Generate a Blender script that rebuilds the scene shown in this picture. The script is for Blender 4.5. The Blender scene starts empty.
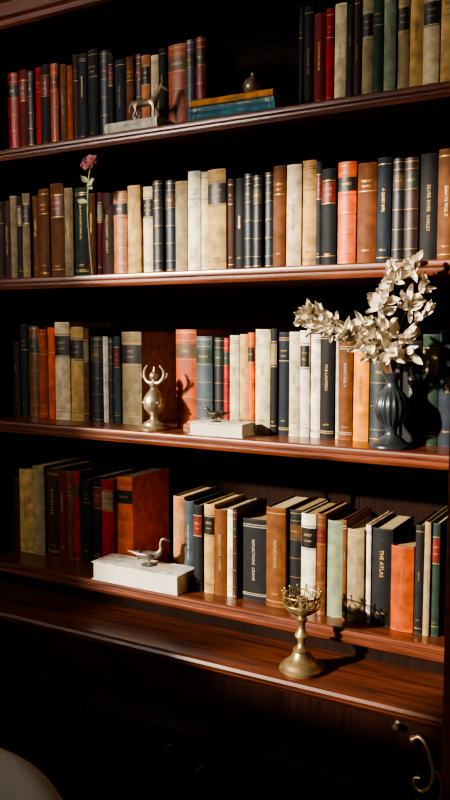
import bpy, bmesh, math, random
from mathutils import Vector, Matrix, Euler
S = bpy.context.scene
COL = S.collection

# ------------------------------------------------------------ helpers
def lin(h):
    h = h.lstrip('#')
    o = []
    for i in (0, 2, 4):
        c = int(h[i:i+2], 16) / 255
        o.append(c/12.92 if c <= .04045 else ((c+.055)/1.055)**2.4)
    return tuple(o)

def link(ob, parent=None):
    COL.objects.link(ob)
    if parent: ob.parent = parent
    return ob

def mesh_obj(name, verts, faces, mats, fm=None, parent=None, smooth=None, cols=None):
    me = bpy.data.meshes.new(name)
    me.from_pydata([tuple(v) for v in verts], [], faces)
    for m in (mats if isinstance(mats, list) else [mats]): me.materials.append(m)
    if fm: me.polygons.foreach_set('material_index', fm)
    if cols:
        at = me.color_attributes.new('Col', 'FLOAT_COLOR', 'CORNER')
        data = []
        for p, c in zip(me.polygons, cols):
            for _ in p.loop_indices: data += [c[0], c[1], c[2], 1.0]
        at.data.foreach_set('color', data)
    if smooth is not None:
        me.shade_smooth()
        me.set_sharp_from_angle(angle=math.radians(smooth))
    me.update()
    return link(bpy.data.objects.new(name, me), parent)

def bm_obj(name, bm, mat, parent=None, smooth=None):
    me = bpy.data.meshes.new(name)
    bmesh.ops.recalc_face_normals(bm, faces=bm.faces[:])
    bm.to_mesh(me); bm.free()
    for m in (mat if isinstance(mat, list) else [mat]): me.materials.append(m)
    if smooth is not None:
        me.shade_smooth(); me.set_sharp_from_angle(angle=math.radians(smooth))
    return link(bpy.data.objects.new(name, me), parent)

def bm_box(bm, x0, x1, y0, y1, z0, z1, bev=0):
    r = bmesh.ops.create_cube(bm, size=1)
    vs = r['verts']
    for v in vs:
        v.co = Vector((x0 + (v.co.x+.5)*(x1-x0), y0 + (v.co.y+.5)*(y1-y0), z0 + (v.co.z+.5)*(z1-z0)))
    if bev:
        es = list({e for v in vs for e in v.link_edges})
        bmesh.ops.bevel(bm, geom=es, offset=bev, segments=2, affect='EDGES', profile=.6)

def bm_lathe(bm, prof, n=40, c=(0, 0, 0)):
    rings = []
    for r, z in prof:
        if r < 1e-5: rings.append([bm.verts.new((c[0], c[1], c[2]+z))])
        else: rings.append([bm.verts.new((c[0]+r*math.cos(2*math.pi*i/n), c[1]+r*math.sin(2*math.pi*i/n), c[2]+z)) for i in range(n)])
    for a, b in zip(rings, rings[1:]):
        for i in range(n):
            j = (i+1) % n
            if len(a) == 1 and len(b) == 1: continue
            if len(a) == 1: bm.faces.new((a[0], b[j], b[i]))
            elif len(b) == 1: bm.faces.new((a[i], a[j], b[0]))
            else: bm.faces.new((a[i], a[j], b[j], b[i]))

def bm_prof_x(bm, prof, x0, x1):
    """extrude a closed (y,z) profile along x"""
    a = [bm.verts.new((x0, y, z)) for y, z in prof]
    b = [bm.verts.new((x1, y, z)) for y, z in prof]
    n = len(prof)
    for i in range(n):
        j = (i+1) % n
        bm.faces.new((a[i], a[j], b[j], b[i]))
    bm.faces.new(a[::-1]); bm.faces.new(b)

def bm_tube(bm, pts, rad, n=8):
    """tube along points; rad float or list"""
    pts = [Vector(p) for p in pts]
    rs = rad if isinstance(rad, (list, tuple)) else [rad]*len(pts)
    up = None
    rings = []
    for i, p in enumerate(pts):
        t = (pts[min(i+1, len(pts)-1)] - pts[max(i-1, 0)]).normalized()
        if up is None:
            up = t.orthogonal().normalized()
        else:
            up = (up - t*up.dot(t)).normalized()
        s = t.cross(up)
        rings.append([bm.verts.new(p + (up*math.cos(2*math.pi*k/n) + s*math.sin(2*math.pi*k/n))*rs[i]) for k in range(n)])
    for a, b in zip(rings, rings[1:]):
        for k in range(n):
            bm.faces.new((a[k], a[(k+1) % n], b[(k+1) % n], b[k]))
    bm.faces.new(rings[0][::-1]); bm.faces.new(rings[-1])

def spline(pts, k=6):
    P = [Vector(p) for p in pts]; out = []
    for i in range(len(P)-1):
        p0 = P[max(i-1, 0)]; p1 = P[i]; p2 = P[i+1]; p3 = P[min(i+2, len(P)-1)]
        for j in range(k):
            t = j/k
            out.append(.5*((2*p1) + (p2-p0)*t + (2*p0-5*p1+4*p2-p3)*t*t + (3*p1-p0-3*p2+p3)*t**3))
    out.append(P[-1]); return out

def skin_obj(name, joints, edges, mat, parent=None, mtx=None, sub=2):
    me = bpy.data.meshes.new(name)
    me.from_pydata([j[:3] for j in joints], edges, [])
    ob = link(bpy.data.objects.new(name, me))
    m = ob.modifiers.new('skin', 'SKIN')
    m.use_smooth_shade = True
    for i, j in enumerate(joints):
        sv = me.skin_vertices[0].data[i]
        r = j[3]
        sv.radius = (r, r) if not isinstance(r, tuple) else r
        sv.use_root = (i == 0)
    s = ob.modifiers.new('sub', 'SUBSURF'); s.levels = sub; s.render_levels = sub
    dg = bpy.context.evaluated_depsgraph_get()
    nm = bpy.data.meshes.new_from_object(ob.evaluated_get(dg))
    bpy.data.objects.remove(ob)
    if mtx is not None: nm.transform(mtx)
    nm.materials.clear(); nm.materials.append(mat)
    nm.shade_smooth()
    nm.name = name
    return link(bpy.data.objects.new(name, nm), parent)

def empty(name, loc=(0, 0, 0)):
    e = bpy.data.objects.new(name, None); e.empty_display_size = .05
    return link(e)

# ------------------------------------------------------------ materials
def new_mat(name):
    m = bpy.data.materials.new(name); m.use_nodes = True
    nt = m.node_tree; b = nt.nodes['Principled BSDF']
    return m, nt, b

def bump(nt, b, scale, strength, dist=.002, detail=6, vec=None):
    n = nt.nodes.new('ShaderNodeTexNoise'); n.inputs['Scale'].default_value = scale; n.inputs['Detail'].default_value = detail
    if vec: nt.links.new(vec, n.inputs['Vector'])
    bp = nt.nodes.new('ShaderNodeBump'); bp.inputs['Strength'].default_value = strength; bp.inputs['Distance'].default_value = dist
    nt.links.new(n.outputs['Fac'], bp.inputs['Height']); nt.links.new(bp.outputs['Normal'], b.inputs['Normal'])
    return n

def wood(name, c1, c2, stretch=(1, 14, 14), rough=.32, coat=.35, scale=5, spec=.5):
    m, nt, b = new_mat(name)
    tc = nt.nodes.new('ShaderNodeTexCoord'); mp = nt.nodes.new('ShaderNodeMapping')
    mp.inputs['Scale'].default_value = stretch
    nt.links.new(tc.outputs['Object'], mp.inputs['Vector'])
    n = nt.nodes.new('ShaderNodeTexNoise'); n.inputs['Scale'].default_value = scale; n.inputs['Detail'].default_value = 9
    n.inputs['Distortion'].default_value = .8
    nt.links.new(mp.outputs['Vector'], n.inputs['Vector'])
    cr = nt.nodes.new('ShaderNodeValToRGB')
    cr.color_ramp.elements[0].position = .32; cr.color_ramp.elements[0].color = (*c1, 1)
    cr.color_ramp.elements[1].position = .7; cr.color_ramp.elements[1].color = (*c2, 1)
    nt.links.new(n.outputs['Fac'], cr.inputs['Fac']); nt.links.new(cr.outputs['Color'], b.inputs['Base Color'])
    mr = nt.nodes.new('ShaderNodeMapRange'); mr.inputs['To Min'].default_value = rough-.06; mr.inputs['To Max'].default_value = rough+.14
    nt.links.new(n.outputs['Fac'], mr.inputs['Value']); nt.links.new(mr.outputs['Result'], b.inputs['Roughness'])
    b.inputs['Coat Weight'].default_value = coat; b.inputs['Coat Roughness'].default_value = .2
    b.inputs['Specular IOR Level'].default_value = spec
    bp = nt.nodes.new('ShaderNodeBump'); bp.inputs['Strength'].default_value = .12; bp.inputs['Distance'].default_value = .002
    nt.links.new(n.outputs['Fac'], bp.inputs['Height']); nt.links.new(bp.outputs['Normal'], b.inputs['Normal'])
    return m

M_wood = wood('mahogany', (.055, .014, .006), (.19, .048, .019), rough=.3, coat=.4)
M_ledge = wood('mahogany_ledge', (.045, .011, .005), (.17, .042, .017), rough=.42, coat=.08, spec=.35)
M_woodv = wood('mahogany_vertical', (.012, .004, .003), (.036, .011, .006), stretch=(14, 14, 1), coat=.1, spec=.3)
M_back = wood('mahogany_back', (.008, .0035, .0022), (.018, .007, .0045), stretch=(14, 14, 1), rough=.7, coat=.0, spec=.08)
M_floor = wood('oak_floor', (.05, .025, .012), (.12, .06, .03), stretch=(12, 1, 1))

def book_mat(name, rough, wear, bs, sc, spec=.5):
    m, nt, b = new_mat(name)
    a = nt.nodes.new('ShaderNodeAttribute'); a.attribute_name = 'Col'
    tc = nt.nodes.new('ShaderNodeTexCoord')
    n = nt.nodes.new('ShaderNodeTexNoise'); n.inputs['Scale'].default_value = 45; n.inputs['Detail'].default_value = 8
    nt.links.new(tc.outputs['Object'], n.inputs['Vector'])
    mr = nt.nodes.new('ShaderNodeMapRange'); mr.inputs['From Min'].default_value = .3; mr.inputs['From Max'].default_value = .75
    mr.inputs['To Min'].default_value = 1-wear; mr.inputs['To Max'].default_value = 1+wear
    nt.links.new(n.outputs['Fac'], mr.inputs['Value'])
    mx = nt.nodes.new('ShaderNodeVectorMath'); mx.operation = 'SCALE'
    nt.links.new(a.outputs['Color'], mx.inputs[0]); nt.links.new(mr.outputs['Result'], mx.inputs['Scale'])
    last = mx.outputs['Vector']
    if wear > .2:   # scuffed, rubbed patches
        n2 = nt.nodes.new('ShaderNodeTexNoise'); n2.inputs['Scale'].default_value = 160; n2.inputs['Detail'].default_value = 10; n2.inputs['Roughness'].default_value = .75
        nt.links.new(tc.outputs['Object'], n2.inputs['Vector'])
        m2 = nt.nodes.new('ShaderNodeMapRange'); m2.inputs['From Min'].default_value = .60; m2.inputs['From Max'].default_value = .72
        m2.inputs['To Max'].default_value = .32
        nt.links.new(n2.outputs['Fac'], m2.inputs['Value'])
        mm = nt.nodes.new('ShaderNodeMix'); mm.data_type = 'RGBA'
        nt.links.new(m2.outputs['Result'], mm.inputs[0]); nt.links.new(last, mm.inputs[6]); mm.inputs[7].default_value = (.30, .21, .12, 1)
        last = mm.outputs[2]
    nt.links.new(last, b.inputs['Base Color'])
    b.inputs['Roughness'].default_value = rough
    b.inputs['Specular IOR Level'].default_value = spec
    bump(nt, b, sc, bs, .001, vec=tc.outputs['Object'])
    return m
M_cloth = book_mat('book_cloth', .65, .4, .35, 900, .25)
M_leather = book_mat('book_leather', .42, .4, .4, 300, .45)
M_ink = book_mat('book_ink', .5, .1, .0, 100)
M_gilt, nt, b = new_mat('book_gilt')
b.inputs['Base Color'].default_value = (.50, .32, .11, 1); b.inputs['Metallic'].default_value = .7; b.inputs['Roughness'].default_value = .42
M_page, nt, b = new_mat('book_pages')
a = nt.nodes.new('ShaderNodeAttribute'); a.attribute_name = 'Col'
tc = nt.nodes.new('ShaderNodeTexCoord'); mp = nt.nodes.new('ShaderNodeMapping'); mp.inputs['Scale'].default_value = (900, 30, 30)
nt.links.new(tc.outputs['Object'], mp.inputs['Vector'])
n = nt.nodes.new('ShaderNodeTexNoise'); n.inputs['Scale'].default_value = 1; nt.links.new(mp.outputs['Vector'], n.inputs['Vector'])
mr = nt.nodes.new('ShaderNodeMapRange'); mr.inputs['To Min'].default_value = .7; mr.inputs['To Max'].default_value = 1.2
nt.links.new(n.outputs['Fac'], mr.inputs['Value'])
mx = nt.nodes.new('ShaderNodeVectorMath'); mx.operation = 'SCALE'
nt.links.new(a.outputs['Color'], mx.inputs[0]); nt.links.new(mr.outputs['Result'], mx.inputs['Scale'])
nt.links.new(mx.outputs['Vector'], b.inputs['Base Color']); b.inputs['Roughness'].default_value = .85

def metal(name, c, rough, c2=None, sc=30, met=1.0):
    m, nt, b = new_mat(name)
    tc = nt.nodes.new('ShaderNodeTexCoord')
    n = nt.nodes.new('ShaderNodeTexNoise'); n.inputs['Scale'].default_value = sc; n.inputs['Detail'].default_value = 6
    nt.links.new(tc.outputs['Object'], n.inputs['Vector'])
    cr = nt.nodes.new('ShaderNodeValToRGB')
    cr.color_ramp.elements[0].position = .35; cr.color_ramp.elements[0].color = (*(c2 or [x*.45 for x in c]), 1)
    cr.color_ramp.elements[1].position = .62; cr.color_ramp.elements[1].color = (*c, 1)
    nt.links.new(n.outputs['Fac'], cr.inputs['Fac']); nt.links.new(cr.outputs['Color'], b.inputs['Base Color'])
    b.inputs['Metallic'].default_value = met; b.inputs['Roughness'].default_value = rough
    bp = nt.nodes.new('ShaderNodeBump'); bp.inputs['Strength'].default_value = .2; bp.inputs['Distance'].default_value = .001
    nt.links.new(n.outputs['Fac'], bp.inputs['Height']); nt.links.new(bp.outputs['Normal'], b.inputs['Normal'])
    return m
M_brass = metal('aged_brass', (.55, .39, .20), .36, met=.8)
M_pale = metal('pale_brass', (.55, .44, .29), .36, met=.75)
M_bronze = metal('dark_bronze', (.12, .09, .07), .45, met=.7)
M_pewter = metal('pewter', (.34, .31, .26), .42, met=.7)
M_iron = metal('dark_glazed_metal', (.085, .10, .12), .3, met=.6)

def flat(name, c, rough=.8, sc=40, var=.15, bs=.1):
    m, nt, b = new_mat(name)
    tc = nt.nodes.new('ShaderNodeTexCoord')
    n = nt.nodes.new('ShaderNodeTexNoise'); n.inputs['Scale'].default_value = sc; n.inputs['Detail'].default_value = 5
    nt.links.new(tc.outputs['Object'], n.inputs['Vector'])
    cr = nt.nodes.new('ShaderNodeValToRGB')
    cr.color_ramp.elements[0].position = .3; cr.color_ramp.elements[0].color = (*[x*(1-var) for x in c], 1)
    cr.color_ramp.elements[1].position = .7; cr.color_ramp.elements[1].color = (*[min(1, x*(1+var)) for x in c], 1)
    nt.links.new(n.outputs['Fac'], cr.inputs['Fac']); nt.links.new(cr.outputs['Color'], b.inputs['Base Color'])
    b.inputs['Roughness'].default_value = rough
    bump(nt, b, sc*6, bs, .001, vec=tc.outputs['Object'])
    return m
M_wall = flat('wall_plaster', (.10, .08, .065), .9, 4)
M_ceil = flat('ceiling_plaster', (.2, .17, .14), .9, 4)
M_petal = flat('dried_petal', lin('e2d6c2'), .75, 60, .18)
M_twig = flat('dried_twig', lin('6b4a30'), .8, 60)
M_rose = flat('rose_petal', lin('ffc4cc'), .6, 60, .12)
M_stem = flat('rose_stem', lin('a6b088'), .6, 60, .2)
M_uph = flat('beige_upholstery', lin('c8c0b0'), .95, 200, .12, .5)

# ------------------------------------------------------------ dimensions (metres)
SH = {1: 1.9657, 2: 1.635, 3: 1.2585, 4: .872}
T = .030
XL, XR = -1.672, -.300
DEP = .33
LEDGE = .795

# ------------------------------------------------------------ bookcase
bc = empty('bookcase')
for k, z in SH.items():
    bm = bmesh.new()
    prof = [(DEP, z), (0.006, z), (0.001, z-.003), (0, z-.007), (.0005, z-.012), (.004, z-.016), (.004, z-.020), (.0, z-.024), (.002, z-T), (DEP, z-T)]
    bm_prof_x(bm, prof, XL, XR)
    bm_obj('shelf_%d' % k, bm, M_wood, bc, 30)
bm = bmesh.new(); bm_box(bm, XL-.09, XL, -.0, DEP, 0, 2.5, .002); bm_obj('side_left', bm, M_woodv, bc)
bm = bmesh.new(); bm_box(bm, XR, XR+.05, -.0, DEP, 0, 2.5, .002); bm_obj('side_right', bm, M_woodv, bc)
bm = bmesh.new()
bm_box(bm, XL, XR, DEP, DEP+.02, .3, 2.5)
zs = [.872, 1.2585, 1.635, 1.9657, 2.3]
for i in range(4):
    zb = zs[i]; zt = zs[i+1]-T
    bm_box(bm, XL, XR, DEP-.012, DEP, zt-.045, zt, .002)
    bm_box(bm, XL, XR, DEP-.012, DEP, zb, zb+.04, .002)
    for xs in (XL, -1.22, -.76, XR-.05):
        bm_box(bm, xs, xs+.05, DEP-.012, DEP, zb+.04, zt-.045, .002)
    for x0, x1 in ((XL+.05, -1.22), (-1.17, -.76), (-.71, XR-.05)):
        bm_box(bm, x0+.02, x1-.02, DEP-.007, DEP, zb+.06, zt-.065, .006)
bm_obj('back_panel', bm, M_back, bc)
# right pilaster
bm = bmesh.new(); bm_box(bm, -.354, -.22, -.142, 0, 0, 2.5, .003)
for q in range(4):
    bm_box(bm, -.335+q*.026, -.321+q*.026, -.146, -.14, .9, 2.3, .003)
bm_obj('pilaster', bm, M_wood, bc)
# header & crown
bm = bmesh.new()
bm_prof_x(bm, [(DEP, 2.262), (.0, 2.262), (-.006, 2.268), (-.006, 2.280), (-.014, 2.286), (-.014, 2.318), (-.02, 2.322), (-.03, 2.332), (-.034, 2.35), (-.05, 2.368), (-.07, 2.38), (-.075, 2.40), (-.11, 2.43), (-.13, 2.47), (-.13, 2.5), (DEP, 2.5)], XL-.09, XR+.05)
bm_obj('crown_moulding', bm, M_ledge, bc, 25)
# ledge
bm = bmesh.new()
z = LEDGE
bm_prof_x(bm, [(DEP, z), (-.122, z), (-.128, z-.003), (-.131, z-.009), (-.128, z-.016), (-.120, z-.019), (-.120, z-.023), (-.112, z-.028), (-.104, z-.038), (-.098, z-.042), (DEP, z-.042)], XL-.09, -.354)
bm_obj('cabinet_ledge', bm, M_ledge, bc, 25)
bm = bmesh.new(); bm_box(bm, XL, XR, .05, .07, z, SH[4]-T); bm_obj('riser', bm, M_back, bc)
# cabinet
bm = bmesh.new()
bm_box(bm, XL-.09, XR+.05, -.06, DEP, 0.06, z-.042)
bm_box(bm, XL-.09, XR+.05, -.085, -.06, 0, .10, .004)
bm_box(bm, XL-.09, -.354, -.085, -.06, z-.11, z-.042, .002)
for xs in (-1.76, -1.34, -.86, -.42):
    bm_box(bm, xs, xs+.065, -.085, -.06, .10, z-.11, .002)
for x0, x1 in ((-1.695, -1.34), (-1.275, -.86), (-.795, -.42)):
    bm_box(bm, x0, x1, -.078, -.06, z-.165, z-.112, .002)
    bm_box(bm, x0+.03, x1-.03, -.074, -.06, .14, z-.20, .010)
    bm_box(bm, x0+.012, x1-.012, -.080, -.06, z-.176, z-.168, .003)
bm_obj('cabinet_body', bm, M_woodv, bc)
for i, (x, y, zz) in enumerate([(-.989, -.078, .545), (-.905, -.078, .517), (-.452, -.085, .738)]):
    bm = bmesh.new()
    bm_lathe(bm, [(0, 0), (.008, 0), (.008, .002), (.003, .004), (.003, .008), (.007, .011), (.008, .015), (.005, .019), (0, .020)], 20)
    bmesh.ops.rotate(bm, verts=bm.verts[:], matrix=Matrix.Rotation(math.pi/2, 3, 'X'))
    bmesh.ops.translate(bm, verts=bm.verts[:], vec=(x, y, zz))
    bm_obj('knob_%d' % (i+1), bm, M_bronze, bc, 40)
# ornate scroll handle
bm = bmesh.new()
hx, hy, hz = -.386, -.088, .665
pts = [(-.034, -.008, .056), (-.022, -.008, .064), (-.008, -.012, .056), (.002, -.014, .034), (.010, -.018, .005), (.004, -.020, -.022), (-.012, -.018, -.036), (-.026, -.014, -.030), (-.027, -.012, -.018), (-.017, -.012, -.014)]
bm_tube(bm, spline([(hx+a, hy+b_, hz+c) for a, b_, c in pts], 6), .0046, 8)
pts = [(.010, -.016, .012), (.022, -.016, .0), (.026, -.016, -.03), (.016, -.014, -.06), (-.004, -.012, -.075), (-.022, -.006, -.070)]
bm_tube(bm, spline([(hx+a, hy+b_, hz+c) for a, b_, c in pts], 6), .004, 8)
for q in ((-.034, -.004, .054), (-.022, -.004, -.07)):
    bmesh.ops.create_uvsphere(bm, u_segments=14, v_segments=10, radius=.0085, matrix=Matrix.Translation((hx+q[0], hy+q[1], hz+q[2])))
bm_obj('scroll_handle', bm, M_brass, bc, 50)

# ------------------------------------------------------------ books
PAL = dict(R='922019', M='5f1c1c', K='16171a', N='18222f', O='d0641a', U='93482a', T='b8986a', C='d6c49e', W='e8dec8',
           G='22342a', g='74806a', b='643d24', d='35221b', y='d8932e', p='8f7f64', s='3a4650', t='2d6472', q='ad7a56')
PAL = {k: lin(v) for k, v in PAL.items()}
def rich(c, k):
    l = .3*c[0]+.6*c[1]+.1*c[2]
    s = 1.0 if k in 'GgNsKWC' else 1.2
    return tuple(max(.002, (l+(x-l)*s)*.88) for x in c)
PAL = {k: rich(v, k) for k, v in PAL.items()}
WORDS = ["HISTORY", "THE WILLOW", "COLLECTED TALES", "POEMS", "LETTERS", "THE LONG WINTER", "VOYAGES", "ESSAYS VOL II", "A QUIET LIFE", "NORTHERN SEAS",
         "MEMOIRS", "THE GARDEN", "PHILOSOPHY", "BALLADS", "THE OLD ROAD", "ARCHITECTURE", "PLAYS", "OF MEN AND STARS", "DIALOGUES", "SILVER RIVER",
         "THE ATLAS", "ODES", "NATURAL HISTORY", "THE MERCHANT", "FABLES", "A COUNTRY HOUSE", "REFLECTIONS", "THE LANTERN"]
AUTH = ["HALE", "MERROW", "ASHBY", "LOWEN", "CRANE", "VARLEY", "THORNE", "BELL", "WARD", "PIKE", "ROWE", "GREY"]
_tc = {}
def text_geo(s):
    if s in _tc: return _tc[s]
    cu = bpy.data.curves.new('t', 'FONT'); cu.body = s; cu.size = 1; cu.resolution_u = 2; cu.align_x = 'CENTER'; cu.align_y = 'CENTER'
    ob = link(bpy.data.objects.new('t', cu))
    dg = bpy.context.evaluated_depsgraph_get()
    me = bpy.data.meshes.new_from_object(ob.evaluated_get(dg))
    v = [(p.co.x, p.co.y) for p in me.vertices]; f = [tuple(p.vertices) for p in me.polygons]
    bpy.data.objects.remove(ob); bpy.data.meshes.remove(me); bpy.data.curves.remove(cu)
    w = max(p[0] for p in v)-min(p[0] for p in v)
    _tc[s] = (v, f, w); return _tc[s]

class Row:
    def __init__(s): s.v = []; s.f = []; s.m = []; s.c = []
    def add(s, vs, fs, mi, col, mtx):
        o = len(s.v)
        s.v += [mtx @ Vector(p) for p in vs]
        for q in fs: s.f.append(tuple(o+i for i in q)); s.m.append(mi); s.c.append(col)
    def build(s, name):
        return mesh_obj(name, s.v, s.f, [M_cloth, M_leather, M_page, M_gilt, M_ink], s.m, None, 38, s.c)

def lum(c): return .3*c[0]+.6*c[1]+.1*c[2]

def book(row, w, d, h, col, style, mtx, seed, page=None):
    """local: x 0..w thickness, y 0 spine .. d fore-edge, z 0..h"""
    r = random.Random(seed)
    t = .0022 if w > .015 else .0014
    bul = min(.0055, w*.16)
    n = 8
    cm = 1 if style in ('L', 'B') else 0
    def ya(x):
        u = 2*x/w-1
        return bul*(u*u)
    outer = [(0, d)] + [(0, bul+.004)] + [(.0008, bul+.0015)]
    for i in range(n+1):
        x = .0002 + (w-.0004)*i/n
        outer.append((x, ya(x)))
    outer += [(w-.0008, bul+.0015), (w, bul+.004), (w, d)]
    inner = [(t, d), (t, bul+.004)] + [(t+.0003, bul+t+.001)]
    for i in range(n+1):
        x = t+.0004 + (w-2*t-.0008)*i/n
        inner.append((x, ya(x)+t))
    inner += [(w-t-.0003, bul+t+.001), (w-t, bul+.004), (w-t, d)]
    N = len(outer)
    vs = [(x, y, 0) for x, y in outer]+[(x, y, h) for x, y in outer]+[(x, y, 0) for x, y in inner]+[(x, y, h) for x, y in inner]
    fs = []
    for i in range(N-1):
        fs.append((i, i+1, N+i+1, N+i))
        fs.append((2*N+i+1, 2*N+i, 3*N+i, 3*N+i+1))
        fs.append((N+i, N+i+1, 3*N+i+1, 3*N+i))
        fs.append((i+1, i, 2*N+i, 2*N+i+1))
    fs.append((0, N, 3*N, 2*N)); fs.append((N-1, 3*N-1, 4*N-1, 2*N-1))
    row.add(vs, fs, cm, col, mtx)
    pg = page or [lin('b39e72'), lin('c0ae84'), lin('9c8056'), lin('846b45')][r.randrange(4)]
    x0, x1, y0, y1, z0, z1 = t, w-t, bul+t, d-.004, .003, h-.0035
    bx = [(x0, y0, z0), (x1, y0, z0), (x1, y1, z0), (x0, y1, z0), (x0, y0, z1), (x1, y0, z1), (x1, y1, z1), (x0, y1, z1)]
    row.add(bx, [(0, 3, 2, 1), (4, 5, 6, 7), (0, 1, 5, 4), (1, 2, 6, 5), (2, 3, 7, 6), (3, 0, 4, 7)], 2, pg, mtx)
    def strip(za, zb, off, mi, c, inset=.0006):
        v = []; f = []
        for i in range(n+1):
            x = inset+(w-2*inset)*i/n
            y = ya(x)
            v += [(x, y-off, za), (x, y-off, zb), (x, y+.0003, za), (x, y+.0003, zb)]
        for i in range(n):
            a = 4*i; b = a+4
            f += [(a, b, b+1, a+1), (a+1, b+1, b+3, a+3), (a+2, b+2, b, a)]
        row.add(v, f, mi, c, mtx)
    # rubbed head and tail caps
    wc = tuple(min(.8, c*1.35+.012) for c in col)
    strip(h-.0035, h, .0004, cm, wc); strip(0, .003, .0004, cm, wc)
    dark = lum(col) < .16
    gilt = dark or lum(col) < .25
    ic = lin('b8924e') if gilt else lin('3a2c20')
    if gilt and r.random() < .25: ic = lin('a8a090')
    mi_ink = 3 if (gilt and r.random() < .6) else 4
    if style == 'B':
        k = 5 if h > .2 else 4
        zz = [h*(.12+.76*i/(k-1)) for i in range(k)]
        for q in zz:
            strip(q-.0018, q+.0018, .0014, 1, tuple(x*1.1 for x in col))
            strip(q+.0026, q+.0033, .0003, 3, ic)
        lc = [lin('5a1512'), lin('181412'), lin('1d2a20'), lin('4a3018')][r.randrange(4)]
        strip(zz[-2]+.006, zz[-1]-.006, .0005, 1, lc)
        tx = [(r.choice(AUTH), (zz[-2]+zz[-1])/2, 'h', w*.55, .006, 3, lin('b89a60'))]
        strip(.006, .0072, .0003, 3, ic); strip(h-.008, h-.0068, .0003, 3, ic)
    elif style == 'D':
        lc = lin('1a1613') if not dark else (lin('6c2018') if r.random() < .6 else lin('8f7d58'))
        strip(h*.66, h*.86, .0005, 1, lc)
        strip(h*.642, h*.65, .0004, mi_ink, ic); strip(h*.874, h*.882, .0004, mi_ink, ic)
        lcc = lin('b59a68') if lum(lc) < .2 else lin('1c1512')
        tx = [(r.choice(AUTH), h*.79, 'h', w*.55, .006, 4, lcc), (r.choice(AUTH), h*.73, 'h', w*.5, .005, 4, lcc)]
        strip(.020, .0214, .0003, mi_ink, ic)
        tx.append((r.choice(AUTH), h*.12, 'h', w*.5, .006, mi_ink, ic))
    else:
        e = r.random()
        if e < .5:
            strip(h-.014, h-.0126, .0003, mi_ink, ic); strip(.012, .0134, .0003, mi_ink, ic)
        if e < .25:
            strip(h-.019, h-.0176, .0003, mi_ink, ic); strip(.016, .0174, .0003, mi_ink, ic)
        q = r.random()
        if q < .5:
            tx = [(r.choice(WORDS), h*(.52+.14*r.random()), 'v', h*(.24+.14*r.random()), w*.20, mi_ink, ic), (r.choice(AUTH), h*.13, 'h', w*.45, .005, mi_ink, ic)]
        elif q < .8:
            tx = [(r.choice(AUTH), h*.82, 'h', w*.55, .006, mi_ink, ic), (r.choice(AUTH), h*.77, 'h', w*.45, .005, mi_ink, ic), (r.choice(AUTH), h*.14, 'h', w*.4, .005, mi_ink, ic)]
            strip(h*.72, h*.726, .0003, mi_ink, ic)
        else:
            tx = [(r.choice(WORDS)+"  "+r.choice(AUTH), h*.5, 'v', h*.5, w*.19, mi_ink, ic)]
    for s, zc, mode, ml, mh, mi, c in tx:
        v, f, tw = text_geo(s)
        sc = min(ml/tw, mh/.75)
        if mode == 'h': P = [(w/2+a*sc, zc+b_*sc) for a, b_ in v]
        else: P = [(w/2+b_*sc, zc-a*sc) for a, b_ in v]
        row.add([(x, ya(x)-.0010, z_) for x, z_ in P], f, mi, c, mtx)

def parse(s):
    return [(int(a.split(',')[0]), int(a.split(',')[1])) for a in s.split()]

CASE = {
 1: [(.10, -1576, "39,206 31,203 25,200 24,197 30,198 29,198 23,196 19,194 20,220 28,214 35,212 33,204 18,196 33,184 24,183 23,179 26,171 23,175 22,181 55,182 24,188 30,194", "RMdRKUbUdNKNKNbdqCKUsM"),
     (.10, -735, "12,206 23,210 27,180 19,186 27,196 15,197 15,198 25,195 23,200 26,197 25,196 29,195 33,192 35,189 31,182 35,178", "KKMRCKdpGgpTCTMd")],
 2: [(.05, -1572, "25,221 18,221 28,217 28,212 38,225 47,232 30,223 48,216 25,207 19,202 38,201 42,205 39,206 35,202 31,209 31,208 34,212 35,227 22,224 49,224 19,200 25,202 23,213 24,202 25,213 31,217 36,222 34,229 14,221 34,203 42,208 43,208 31,208 27,204 30,207 38,212 37,210 36,210", "pKpbbbpGbMdqTCKNpWCTdKNKNbCTNKObNKdKbUbd")],
 3: [(.10, -1554, "29,252 39,247 31,247 28,247 51,262 43,254 19,247 42,221 19,227 19,222 22,222 61,237", "KbUOCTbKWKsp"),
     (.10, -1052, "59,239 46,228 27,223 16,219 26,228 23,230 18,235 38,248 17,246 29,242 27,242 23,237 24,237 34,242 9,229 32,225 35,210 43,204 25,217 41,221 34,232 38,242 36,238", "UsKRCTOCKNCWWKCbyNsKGNdKbb")],
 4: [(.10, -1612, "31,220 52,253 43,258 47,253 31,257 24,255 24,257 33,243 37,246 39,249 53,261", "bTpdMbRKKRO"),
     (.10, -1071, "33,223 28,217", "qs"),
     (.05, -1012, "26,211 30,209 35,205 19,205 14,207 75,194 50,226 37,227 36,225 23,224 40,212 11,216 39,207 13,209 46,207 50,181 19,223 14,232 19,240", "KTbWdKbKWbgbpWKUKpG")],
}
seed = 100
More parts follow.
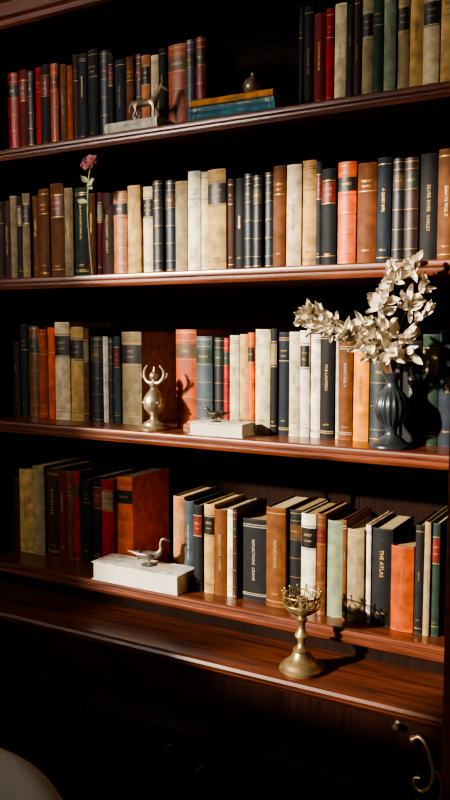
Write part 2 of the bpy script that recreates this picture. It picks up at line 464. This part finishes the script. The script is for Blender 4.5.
for k in (1, 2, 3, 4):
    row = Row()
    for gi, (rec, xs, dims, codes) in enumerate(CASE[k]):
        s = (1.545+rec)/(1.6 if k == 4 else 1.585)
        x = xs/1000*s
        for i, (wi, hi) in enumerate(parse(dims)):
            w = wi/1000*s
            code = codes[i % len(codes)]
            col = PAL[code]
            r = random.Random(seed)
            h = (SH[k]+hi/1000-1.5)*s+1.5-SH[k] + r.uniform(-.006, .006)
            jit = 1+.2*(r.random()-.5)
            col = tuple(min(.9, c*jit*(1+.12*(r.random()-.5))) for c in col)
            if code in 'CWTpy': st = 'P' if r.random() < .7 else 'D'
            else: st = r.choice('PPPBBD')
            jy = (r.random()-.3)*(.010 if k < 4 else .016)
            d = min(h*(.66+.08*r.random()), DEP-.022-rec-max(jy, 0))
            tilt = math.radians(r.uniform(-.3, .3))
            mt = Matrix.Translation((x+.0007, rec+jy, SH[k]+.0003)) @ Matrix.Rotation(tilt, 4, 'Y')
            book(row, w-.0014, d, h, col, st, mt, seed)
            x += w; seed += 1
        if gi == 0 and k in (2, 3):
            x0 = xs/1000*s
            while x0-.030 > XL+.004:
                x0 -= .029; seed += 1
                book(row, .028, .15, .21, PAL['d'], 'P', Matrix.Translation((x0, rec+.004, SH[k]+.0003)), seed)
    row.build('shelf_books')

# lying books (own objects)
def lying(name, x0, y0, z0, L, D, t, col, ang, style='P', page='d8cfb8', flip=False):
    """spine toward the viewer, book length L along x, depth D along y"""
    row = Row()
    m = Matrix.Translation((x0, y0, z0)) @ Matrix.Rotation(math.radians(ang), 4, 'Z')
    R = Matrix(((0, 0, 1, 0), (0, 1, 0, 0), (-1, 0, 0, t), (0, 0, 0, 1)))
    if flip:
        R = Matrix.Translation((L, D, 0)) @ Matrix.Rotation(math.pi, 4, 'Z') @ R
    book(row, t, D, L, lin(col), style, m @ R, int(L*10000), lin(page))
    return row.build(name)
lying('cream_book', -1.222, .004, SH[1]+.0003, .150, .088, .022, 'cfc7b4', 0, page='cfc6b0')
st = [(-.990, .010, 0, .216, .15, .016, '2b6474', 0), (-.988, .010, .0162, .210, .15, .012, '4a6f78', .8), (-.984, .005, .0284, .205, .14, .014, 'b87a34', 1.5)]
for (x, y, dz, L, D, t, c, a) in st:
    lying('stacked_book', x, y, SH[1]+.0003+dz, L, D, t, c, a)
lying('white_book', -.990, .004, SH[3]+.0003, .138, .076, .030, 'd9d3c4', 4, page='d9d0ba', flip=True)
lying('thick_white_book', -1.278, .000, SH[4]+.0003, .258, .092, .046, 'dcd8ce', 0, page='d2cbbb', flip=True)

# ------------------------------------------------------------ candlestick
def candlestick(loc):
    e = empty('brass_candlestick')
    bm = bmesh.new()
    bm_lathe(bm, [(0, 0), (.045, 0), (.0465, .003), (.046, .008), (.041, .011), (.039, .015), (.031, .021), (.024, .026), (.020, .034), (.017, .040), (.0185, .044), (.016, .047), (.010, .052),
                  (.008, .060), (.009, .066), (.014, .071), (.015, .075), (.012, .080), (.008, .085), (.0068, .095), (.0078, .103), (.012, .107), (.013, .110), (.009, .114), (.013, .118), (.022, .122), (.031, .128), (.037, .135), (.038, .139), (.036, .139), (.029, .131), (.012, .126), (0, .125)], 44, loc)
    bm_obj('stem_and_base', bm, M_brass, e, 40)
    bm = bmesh.new()
    n = 14
    for i in range(n):
        a = 2*math.pi*i/n; a2 = a+math.pi/n
        p = lambda ang, r, z: (loc[0]+r*math.cos(ang), loc[1]+r*math.sin(ang), loc[2]+z)
        bm_tube(bm, [p(a, .0365, .137), p(a+.08, .0385, .148), p(a, .038, .160), p(a, .0395, .167)], [.0017, .0014, .0014, .0022], 6)
        bm_tube(bm, [p(a, .0375, .140), p(a2, .039, .150), p(a+2*math.pi/n, .0375, .160)], .0012, 5)
        bmesh.ops.create_uvsphere(bm, u_segments=8, v_segments=6, radius=.0030, matrix=Matrix.Translation(p(a, .0398, .168)))
    for rr, z in ((.038, .160), (.038, .142)):
        pts = [(loc[0]+rr*math.cos(2*math.pi*k/40), loc[1]+rr*math.sin(2*math.pi*k/40), loc[2]+z) for k in range(41)]
        bm_tube(bm, pts, .0019, 6)
    bm_obj('gallery', bm, M_brass, e, 60)
    bm = bmesh.new()
    bm_lathe(bm, [(0, .120), (.009, .124), (.010, .128), (.008, .132), (.008, .152), (.010, .154), (.010, .156), (.0065, .156), (.0065, .140), (0, .140)], 24, loc)
    bm_obj('socket', bm, M_brass, e, 40)
candlestick((-.665, -.070, LEDGE+.0002))

# ------------------------------------------------------------ horned ornament (round base, bulb, curled horns)
e = empty('horned_brass_ornament')
ox, oy, oz = -1.118, .052, SH[3]+.0002
bm = bmesh.new()
bm_lathe(bm, [(0, 0), (.038, 0), (.039, .004), (.036, .008), (.028, .011), (.026, .016), (.018, .020), (.011, .025), (.010, .032), (.016, .040), (.024, .050), (.027, .062), (.026, .074), (.020, .086), (.012, .095), (.0085, .102), (.011, .106), (.011, .110), (.007, .114), (.005, .122), (0, .124)], 36, (ox, oy, oz))
bm_obj('body', bm, M_pale, e, 40)
bm = bmesh.new()
for sgn in (-1, 1):
    pts = spline([(ox, oy, oz+.113), (ox+sgn*.016, oy, oz+.114), (ox+sgn*.027, oy, oz+.126), (ox+sgn*.028, oy, oz+.142), (ox+sgn*.018, oy-.002, oz+.156)], 6)
    bm_tube(bm, pts, [.0062-.0036*i/(len(pts)-1) for i in range(len(pts))], 8)
    bm_tube(bm, spline([(ox+sgn*.026, oy, oz+.124), (ox+sgn*.036, oy, oz+.128), (ox+sgn*.038, oy, oz+.138)], 4), .002, 6)
bmesh.ops.create_uvsphere(bm, u_segments=18, v_segments=12, radius=.0115, matrix=Matrix.Translation((ox, oy, oz+.130)))
bmesh.ops.create_cone(bm, cap_ends=True, segments=12, radius1=.004, radius2=.0005, depth=.016, matrix=Matrix.Translation((ox, oy, oz+.145)))
for k in range(10):
    a = 2*math.pi*k/10
    bmesh.ops.create_uvsphere(bm, u_segments=8, v_segments=6, radius=.0035, matrix=Matrix.Translation((ox+.026*math.cos(a), oy+.026*math.sin(a), oz+.066)))
bm_obj('horns', bm, M_pale, e, 50)

# ------------------------------------------------------------ animals
def bird_swan(name, loc, sc, rotz, mat, long_neck=True):
    J = [(-.2, 0, .42, .20), (.15, 0, .42, .23), (.45, 0, .50, .15)]
    E = [(0, 1), (1, 2)]
    if long_neck:
        J += [(.60, 0, .72, .085), (.56, 0, .98, .062), (.62, 0, 1.18, .060), (.76, 0, 1.22, .075), (.92, 0, 1.14, .03), (1.02, 0, 1.10, .012)]
        E += [(2, 3), (3, 4), (4, 5), (5, 6), (6, 7), (7, 8)]
    else:
        J += [(.52, 0, .70, .12), (.60, 0, .80, .12), (.78, 0, .78, .035), (.88, 0, .76, .012)]
        E += [(2, 3), (3, 4), (4, 5), (5, 6)]
    b0 = len(J)
    J += [(-.5, 0, .50, .11), (-.8, 0, .58, .05), (-.95, 0, .62, .02)]
    E += [(0, b0), (b0, b0+1), (b0+1, b0+2)]
    e = empty(name)
    m = Matrix.Translation(loc) @ Matrix.Rotation(rotz, 4, 'Z') @ Matrix.Scale(sc, 4)
    skin_obj('body', J, E, mat, e, m)
    for sgn in (-1, 1):
        skin_obj('wing', [(.25, sgn*.19, .48, .07), (0, sgn*.23, .50, .10), (-.35, sgn*.18, .52, .07), (-.7, sgn*.08, .58, .02)], [(0, 1), (1, 2), (2, 3)], mat, e, m)
        skin_obj('leg', [(.02, sgn*.09, .26, .05), (.03, sgn*.1, .10, .022), (.03, sgn*.1, .03, .022), (.16, sgn*.11, .015, .018)], [(0, 1), (1, 2), (2, 3)], mat, e, m)
    bm = bmesh.new(); bm_lathe(bm, [(0, 0), (.34, 0), (.34, .03), (.30, .05), (0, .05)], 28)
    bmesh.ops.transform(bm, matrix=m, verts=bm.verts[:]); bm_obj('plinth', bm, mat, e, 40)
    return e
bird_swan('swan_figurine', (-1.135, .045, SH[4]+.0465), .056, math.radians(20), M_pewter, True)
bird_swan('bird_figurine', (-.935, .040, SH[3]+.0305), .038, math.radians(200), M_bronze, False)

def horse(loc, sc, rotz, mat):
    e = empty('horse_figurine')
    m = Matrix.Translation(loc) @ Matrix.Rotation(rotz, 4, 'Z') @ Matrix.Scale(sc, 4)
    J = [(-.35, 0, .78, .155), (0, 0, .76, .145), (.32, 0, .80, .16), (.50, 0, 1.00, .105), (.60, 0, 1.20, .075), (.66, 0, 1.32, .075), (.80, 0, 1.24, .055), (.92, 0, 1.14, .04)]
    E = [(i, i+1) for i in range(7)]
    def leg(par, pts):
        p = par
        for q in pts:
            J.append(q); E.append((p, len(J)-1)); p = len(J)-1
    for s in (-1, 1):
        leg(0, [(-.40, s*.10, .62, .09), (-.33, s*.11, .50, .06), (-.46, s*.11, .30, .035), (-.42, s*.11, .10, .026), (-.38, s*.11, .05, .036)])
    for s in (-1, 1):
        f = .10 if s > 0 else 0
        leg(2, [(.36, s*.09, .60, .07), (.38+f, s*.10, .40, .042), (.37+f*.6, s*.10, .32, .034), (.38+f*.2, s*.10, .10, .024), (.42+f*.2, s*.10, .05, .034)])
    leg(0, [(-.52, 0, .84, .04), (-.64, 0, .66, .04), (-.66, 0, .42, .025)])
    skin_obj('body', J, E, mat, e, m)
    for s in (-1, 1):
        skin_obj('ear', [(.64, s*.035, 1.36, .02), (.65, s*.045, 1.46, .006)], [(0, 1)], mat, e, m, 1)
    bm = bmesh.new()
    bm_tube(bm, spline([(.66, 0, 1.41), (.54, 0, 1.28), (.44, 0, 1.12), (.32, 0, .98)], 5), .035, 8)
    bmesh.ops.transform(bm, matrix=m, verts=bm.verts[:]); bm_obj('mane', bm, mat, e, 50)
    bm = bmesh.new(); bm_box(bm, -.62, .62, -.22, .22, 0, .045, .012)
    bmesh.ops.transform(bm, matrix=m, verts=bm.verts[:]); bm_obj('plinth', bm, mat, e)
horse((-1.135, .05, SH[1]+.0227), .062, math.radians(15), M_pale)

# ------------------------------------------------------------ brass orb on the stack
e = empty('brass_orb_ornament')
bm = bmesh.new()
bx, by, bz = -.855, .065, SH[1]+.0430
prof = [(0, 0), (.014, 0), (.014, .003), (.008, .006)]
for i in range(13):
    a = -math.pi/2+.45+i*(math.pi-.8)/12
    prof.append((.0215*math.cos(a), .027+.0205*math.sin(a)))
prof += [(.005, .050), (.0065, .054), (.004, .058), (0, .059)]
bm_lathe(bm, prof, 32, (bx, by, bz))
pts = [(bx+.0225*math.cos(2*math.pi*k/32), by+.0225*math.sin(2*math.pi*k/32), bz+.027) for k in range(33)]
bm_tube(bm, pts, .0015, 6)
bm_obj('orb', bm, M_pale, e, 50)

# ------------------------------------------------------------ vase with dried flowers
vx, vy, vz = -.520, .046, SH[3]+.0002
e = empty('dried_flower_vase')
bm = bmesh.new()
prof = [(0, 0), (.044, 0), (.045, .004), (.042, .008), (.030, .012), (.026, .018), (.015, .024), (.011, .032), (.013, .036), (.012, .040), (.019, .048), (.029, .060), (.035, .074), (.0365, .086), (.033, .100), (.025, .112), (.016, .122), (.012, .130), (.013, .138), (.019, .148), (.022, .153), (.020, .154), (.014, .146), (.009, .135), (.010, .12), (0, .11)]
bm_lathe(bm, prof, 96, (vx, vy, vz))
for v in bm.verts:
    dx, dy = v.co.x-vx, v.co.y-vy; h = v.co.z-vz; rr = math.hypot(dx, dy)
    if .044 < h < .118 and rr > .014:
        a = math.atan2(dy, dx); s_ = 1+.04*math.cos(18*a); v.co.x = vx+dx*s_; v.co.y = vy+dy*s_
bm_obj('urn', bm, M_iron, e, 60)

def leaf_mesh(bm, base, dirv, L, W, cup, nrm):
    d = Vector(dirv).normalized(); n_ = Vector(nrm); n_ = (n_-d*n_.dot(d)).normalized(); s_ = d.cross(n_)
    NL, NW = 6, 4
    g = []
    for i in range(NL+1):
        t = i/NL
        wd = W*(math.sin(math.pi*min(1, t*.95+.05))**.9)
        rowv = []
        for j in range(NW+1):
            u = j/NW*2-1
            z = cup*(u*u)*W - .25*L*cup*math.sin(t*math.pi*.5)**2 + .05*W*math.sin(9*t+5*u)
            rowv.append(bm.verts.new(Vector(base)+d*(L*t)+s_*(u*wd*.5)+n_*z))
        g.append(rowv)
    for i in range(NL):
        for j in range(NW):
            bm.faces.new((g[i][j], g[i+1][j], g[i+1][j+1], g[i][j+1]))
rn = random.Random(21)
bm = bmesh.new(); bt = bmesh.new()
mouth = Vector((vx, vy, vz+.135))
clusters = [((-.695, -.02, 1.518), .030, 14), ((-.672, -.03, 1.535), .031, 16), ((-.650, -.03, 1.510), .032, 16), ((-.625, -.03, 1.522), .030, 14), ((-.600, -.03, 1.497), .033, 16), ((-.575, -.01, 1.475), .031, 14), ((-.555, -.03, 1.515), .031, 14),
            ((-.515, -.04, 1.555), .034, 15), ((-.510, -.02, 1.505), .033, 15), ((-.485, -.05, 1.600), .032, 15), ((-.455, -.03, 1.560), .032, 13), ((-.450, -.05, 1.622), .027, 12), ((-.545, -.02, 1.450), .031, 13), ((-.425, -.03, 1.535), .027, 10), ((-.495, -.02, 1.455), .033, 14), ((-.465, -.02, 1.490), .032, 13), ((-.500, -.04, 1.625), .025, 9), ((-.530, -.03, 1.480), .031, 12), ((-.430, -.04, 1.590), .024, 7), ((-.460, -.02, 1.455), .028, 9)]
for c, R_, n_ in clusters:
    c = Vector(c)
    mid = mouth.lerp(c, .5)+Vector((rn.uniform(-.01, .01), -.01, .035))
    p = spline([mouth-Vector((rn.uniform(-.003, .003), 0, .02)), mouth+(mid-mouth)*.2+Vector((0, 0, .01)), mid, c], 6)
    bm_tube(bt, p, [.0016-.0008*i/(len(p)-1) for i in range(len(p))], 6)
    ax = (c-mid).normalized()
    for k in range(n_):
        dv = (ax*rn.uniform(.0, 1.0)+Vector((rn.uniform(-1, 1), rn.uniform(-1, .6), rn.uniform(-.8, 1)))).normalized()
        b0 = c-ax*rn.uniform(0, .03)
        leaf_mesh(bm, b0+dv*.002, dv, R_*rn.uniform(.7, 1.3), R_*rn.uniform(.32, .58), rn.uniform(.2, .6), (rn.uniform(-.7, .6), -1, rn.uniform(-.5, .8)))
bm_obj('dried_petals', bm, M_petal, e, 60); bm_obj('twigs', bt, M_twig, e, 60)

# ------------------------------------------------------------ pink rose
e = empty('pink_rose')
rx, ry, rz = -1.263, .0, 1.898
bm = bmesh.new()
p = spline([(-1.290, .036, SH[2]+.001), (-1.292, .030, 1.70), (-1.290, .020, 1.78), (-1.277, .006, 1.83), (-1.268, .0, 1.865), (rx, ry, rz-.004)], 8)
bm_tube(bm, p, .0019, 8)
for (b0, d, L) in [((-1.274, .002, 1.845), (.9, -.3, .5), .036), ((-1.271, .002, 1.855), (-.7, -.4, .6), .028), ((-1.285, .012, 1.81), (-.9, -.2, .2), .030), ((-1.272, .002, 1.852), (.6, -.3, -.5), .028)]:
    leaf_mesh(bm, b0, d, L, L*.5, .2, (0, -1, .5))
for k in range(5):
    a = k*1.257; leaf_mesh(bm, (rx, ry, rz-.004), (math.cos(a), math.sin(a), .4), .014, .006, .2, (0, 0, 1))
bm_obj('stem', bm, M_stem, e, 60)
bm = bmesh.new()
tiltm = Matrix.Rotation(math.radians(55), 3, 'X')
for ring, (nr, L, W, up) in enumerate([(7, .023, .021, .15), (6, .021, .019, .5), (5, .018, .016, 1.1), (4, .014, .011, 2.2)]):
    for k in range(nr):
        a = 2*math.pi*k/nr+ring*.5
        dv = tiltm @ Vector((math.cos(a), math.sin(a), up))
        nv = tiltm @ Vector((-math.cos(a)*up, -math.sin(a)*up, 1.0))
        leaf_mesh(bm, (rx+.002*math.cos(a), ry-.002, rz+.002*math.sin(a)), dv, L, W, .3, nv)
bm_obj('blossom', bm, M_rose, e, 60)

# ------------------------------------------------------------ chair
e = empty('upholstered_chair')
cx, cy = -1.085, -.52
bm = bmesh.new()
def sup(a, n):
    c = math.cos(a); s_ = math.sin(a)
    return (abs(c)**(2/n))*math.copysign(1, c), (abs(s_)**(2/n))*math.copysign(1, s_)
NA = 64; secs = [(-.035, .84), (-.030, .93), (-.015, .985), (.0, 1.0), (.015, .985), (.030, .93), (.035, .84)]
rings = []
for yo, k in secs:
    rg = []
    for i in range(NA):
        x, z_ = sup(2*math.pi*i/NA, 2.3)
        rg.append(bm.verts.new((cx+x*.27*k, cy+yo-.06*(x*x), .490+z_*.230*k)))
    rings.append(rg)
for a, b_ in zip(rings, rings[1:]):
    for i in range(NA): bm.faces.new((a[i], a[(i+1) % NA], b_[(i+1) % NA], b_[i]))
bm.faces.new(rings[0][::-1]); bm.faces.new(rings[-1])
bm_obj('backrest', bm, M_uph, e, 50)
bm = bmesh.new(); bm_box(bm, cx-.24, cx+.24, cy-.50, cy-.02, .36, .47, .035); bm_obj('seat', bm, M_uph, e, 50)
bm = bmesh.new()
for sx in (-.20, .20):
    for sy in (-.46, -.05):
        bm_tube(bm, [(cx+sx, cy+sy, .37), (cx+sx*1.05, cy+sy, .2), (cx+sx*1.08, cy+sy, 0)], [.022, .018, .013], 12)
for sx in (-.17, .17): bm_tube(bm, [(cx+sx, cy-.02, .36), (cx+sx, cy-.01, .5)], .016, 10)
bm_obj('legs', bm, M_woodv, e, 50)

# ------------------------------------------------------------ room shell
X0, X1, Y0, Y1, H = -3.9, 1.4, -2.8, DEP+.03, 3.3
def box_obj(name, b, mat):
    bm = bmesh.new(); bm_box(bm, *b); return bm_obj(name, bm, mat)
box_obj('floor', (X0, X1, Y0, Y1, -.05, 0), M_floor)
box_obj('ceiling', (X0, X1, Y0, Y1, H, H+.05), M_ceil)
box_obj('wall_back', (X0, X1, Y1, Y1+.08, 0, H), M_wall)
box_obj('wall_left', (X0-.08, X0, Y0, Y1, 0, H), M_wall)
box_obj('wall_right', (X1, X1+.08, Y0, Y1, 0, H), M_wall)
# unseen front wall; window opening shaped to put sun patches on the shelves
az, el = math.radians(35), math.radians(20)
Wx0, Wx1, Wz0, Wz1 = -3.30, -2.28, 1.93, 3.14
bm = bmesh.new()
bm_box(bm, X0, Wx0, Y0-.08, Y0, 0, H); bm_box(bm, Wx1, X1, Y0-.08, Y0, 0, H)
bm_box(bm, Wx0, Wx1, Y0-.08, Y0, 0, Wz0); bm_box(bm, Wx0, Wx1, Y0-.08, Y0, Wz1, H)
bm_box(bm, Wx0, -2.82, Y0-.08, Y0, Wz0, 2.05)  # added block in the opening, keeps sun off the left of the ledge
bm_obj('wall_front', bm, M_wall)
bm = bmesh.new()
for b_ in ((Wx0, Wx0+.03, Wz0, Wz1), (Wx1-.03, Wx1, Wz0, Wz1), (Wx0, Wx1, Wz0, Wz0+.03), (Wx0, Wx1, Wz1-.03, Wz1)):
    bm_box(bm, b_[0], b_[1], Y0-.06, Y0-.02, b_[2], b_[3], .003)
bm_obj('window_1', bm, M_woodv)

# ------------------------------------------------------------ light
sun = bpy.data.lights.new('sun', 'SUN'); sun.energy = 12; sun.angle = math.radians(1.8); sun.color = (1, .87, .68)
so = link(bpy.data.objects.new('sun', sun))
Ls = Vector((-math.sin(az)*math.cos(el), -math.cos(az)*math.cos(el), math.sin(el)))
so.rotation_euler = Ls.to_track_quat('Z', 'Y').to_euler()
so.location = Ls*6
ar = bpy.data.lights.new('soft_fill', 'AREA'); ar.shape = 'RECTANGLE'; ar.size = 1.0; ar.size_y = .9; ar.energy = 12; ar.color = (1, .90, .80)  # added soft fill lamp inside the window, lifts the dim shelves
ar.spread = math.radians(60)
ao = link(bpy.data.objects.new('soft_fill', ar)); ao.location = (-2.6, Y0+.05, 2.4)
ao.rotation_euler = (Vector(ao.location)-Vector((-.95, 0, 1.9))).to_track_quat('Z', 'Y').to_euler()
w = bpy.data.worlds.new('world'); S.world = w; w.use_nodes = True
w.node_tree.nodes['Background'].inputs['Color'].default_value = (.5, .6, .8, 1); w.node_tree.nodes['Background'].inputs['Strength'].default_value = .4

# ------------------------------------------------------------ camera
cam = bpy.data.cameras.new('camera'); cam.sensor_fit = 'VERTICAL'; cam.sensor_height = 36; cam.sensor_width = 36*450/800; cam.lens = 36
co = link(bpy.data.objects.new('camera', cam)); co.location = (0, -1.545, 1.5)
co.rotation_euler = (math.pi/2-math.atan(70/800), 0, math.radians(29.92))
S.camera = co
try:
    S.view_settings.view_transform = 'AgX'; S.view_settings.look = 'AgX - Medium High Contrast'
except Exception: pass
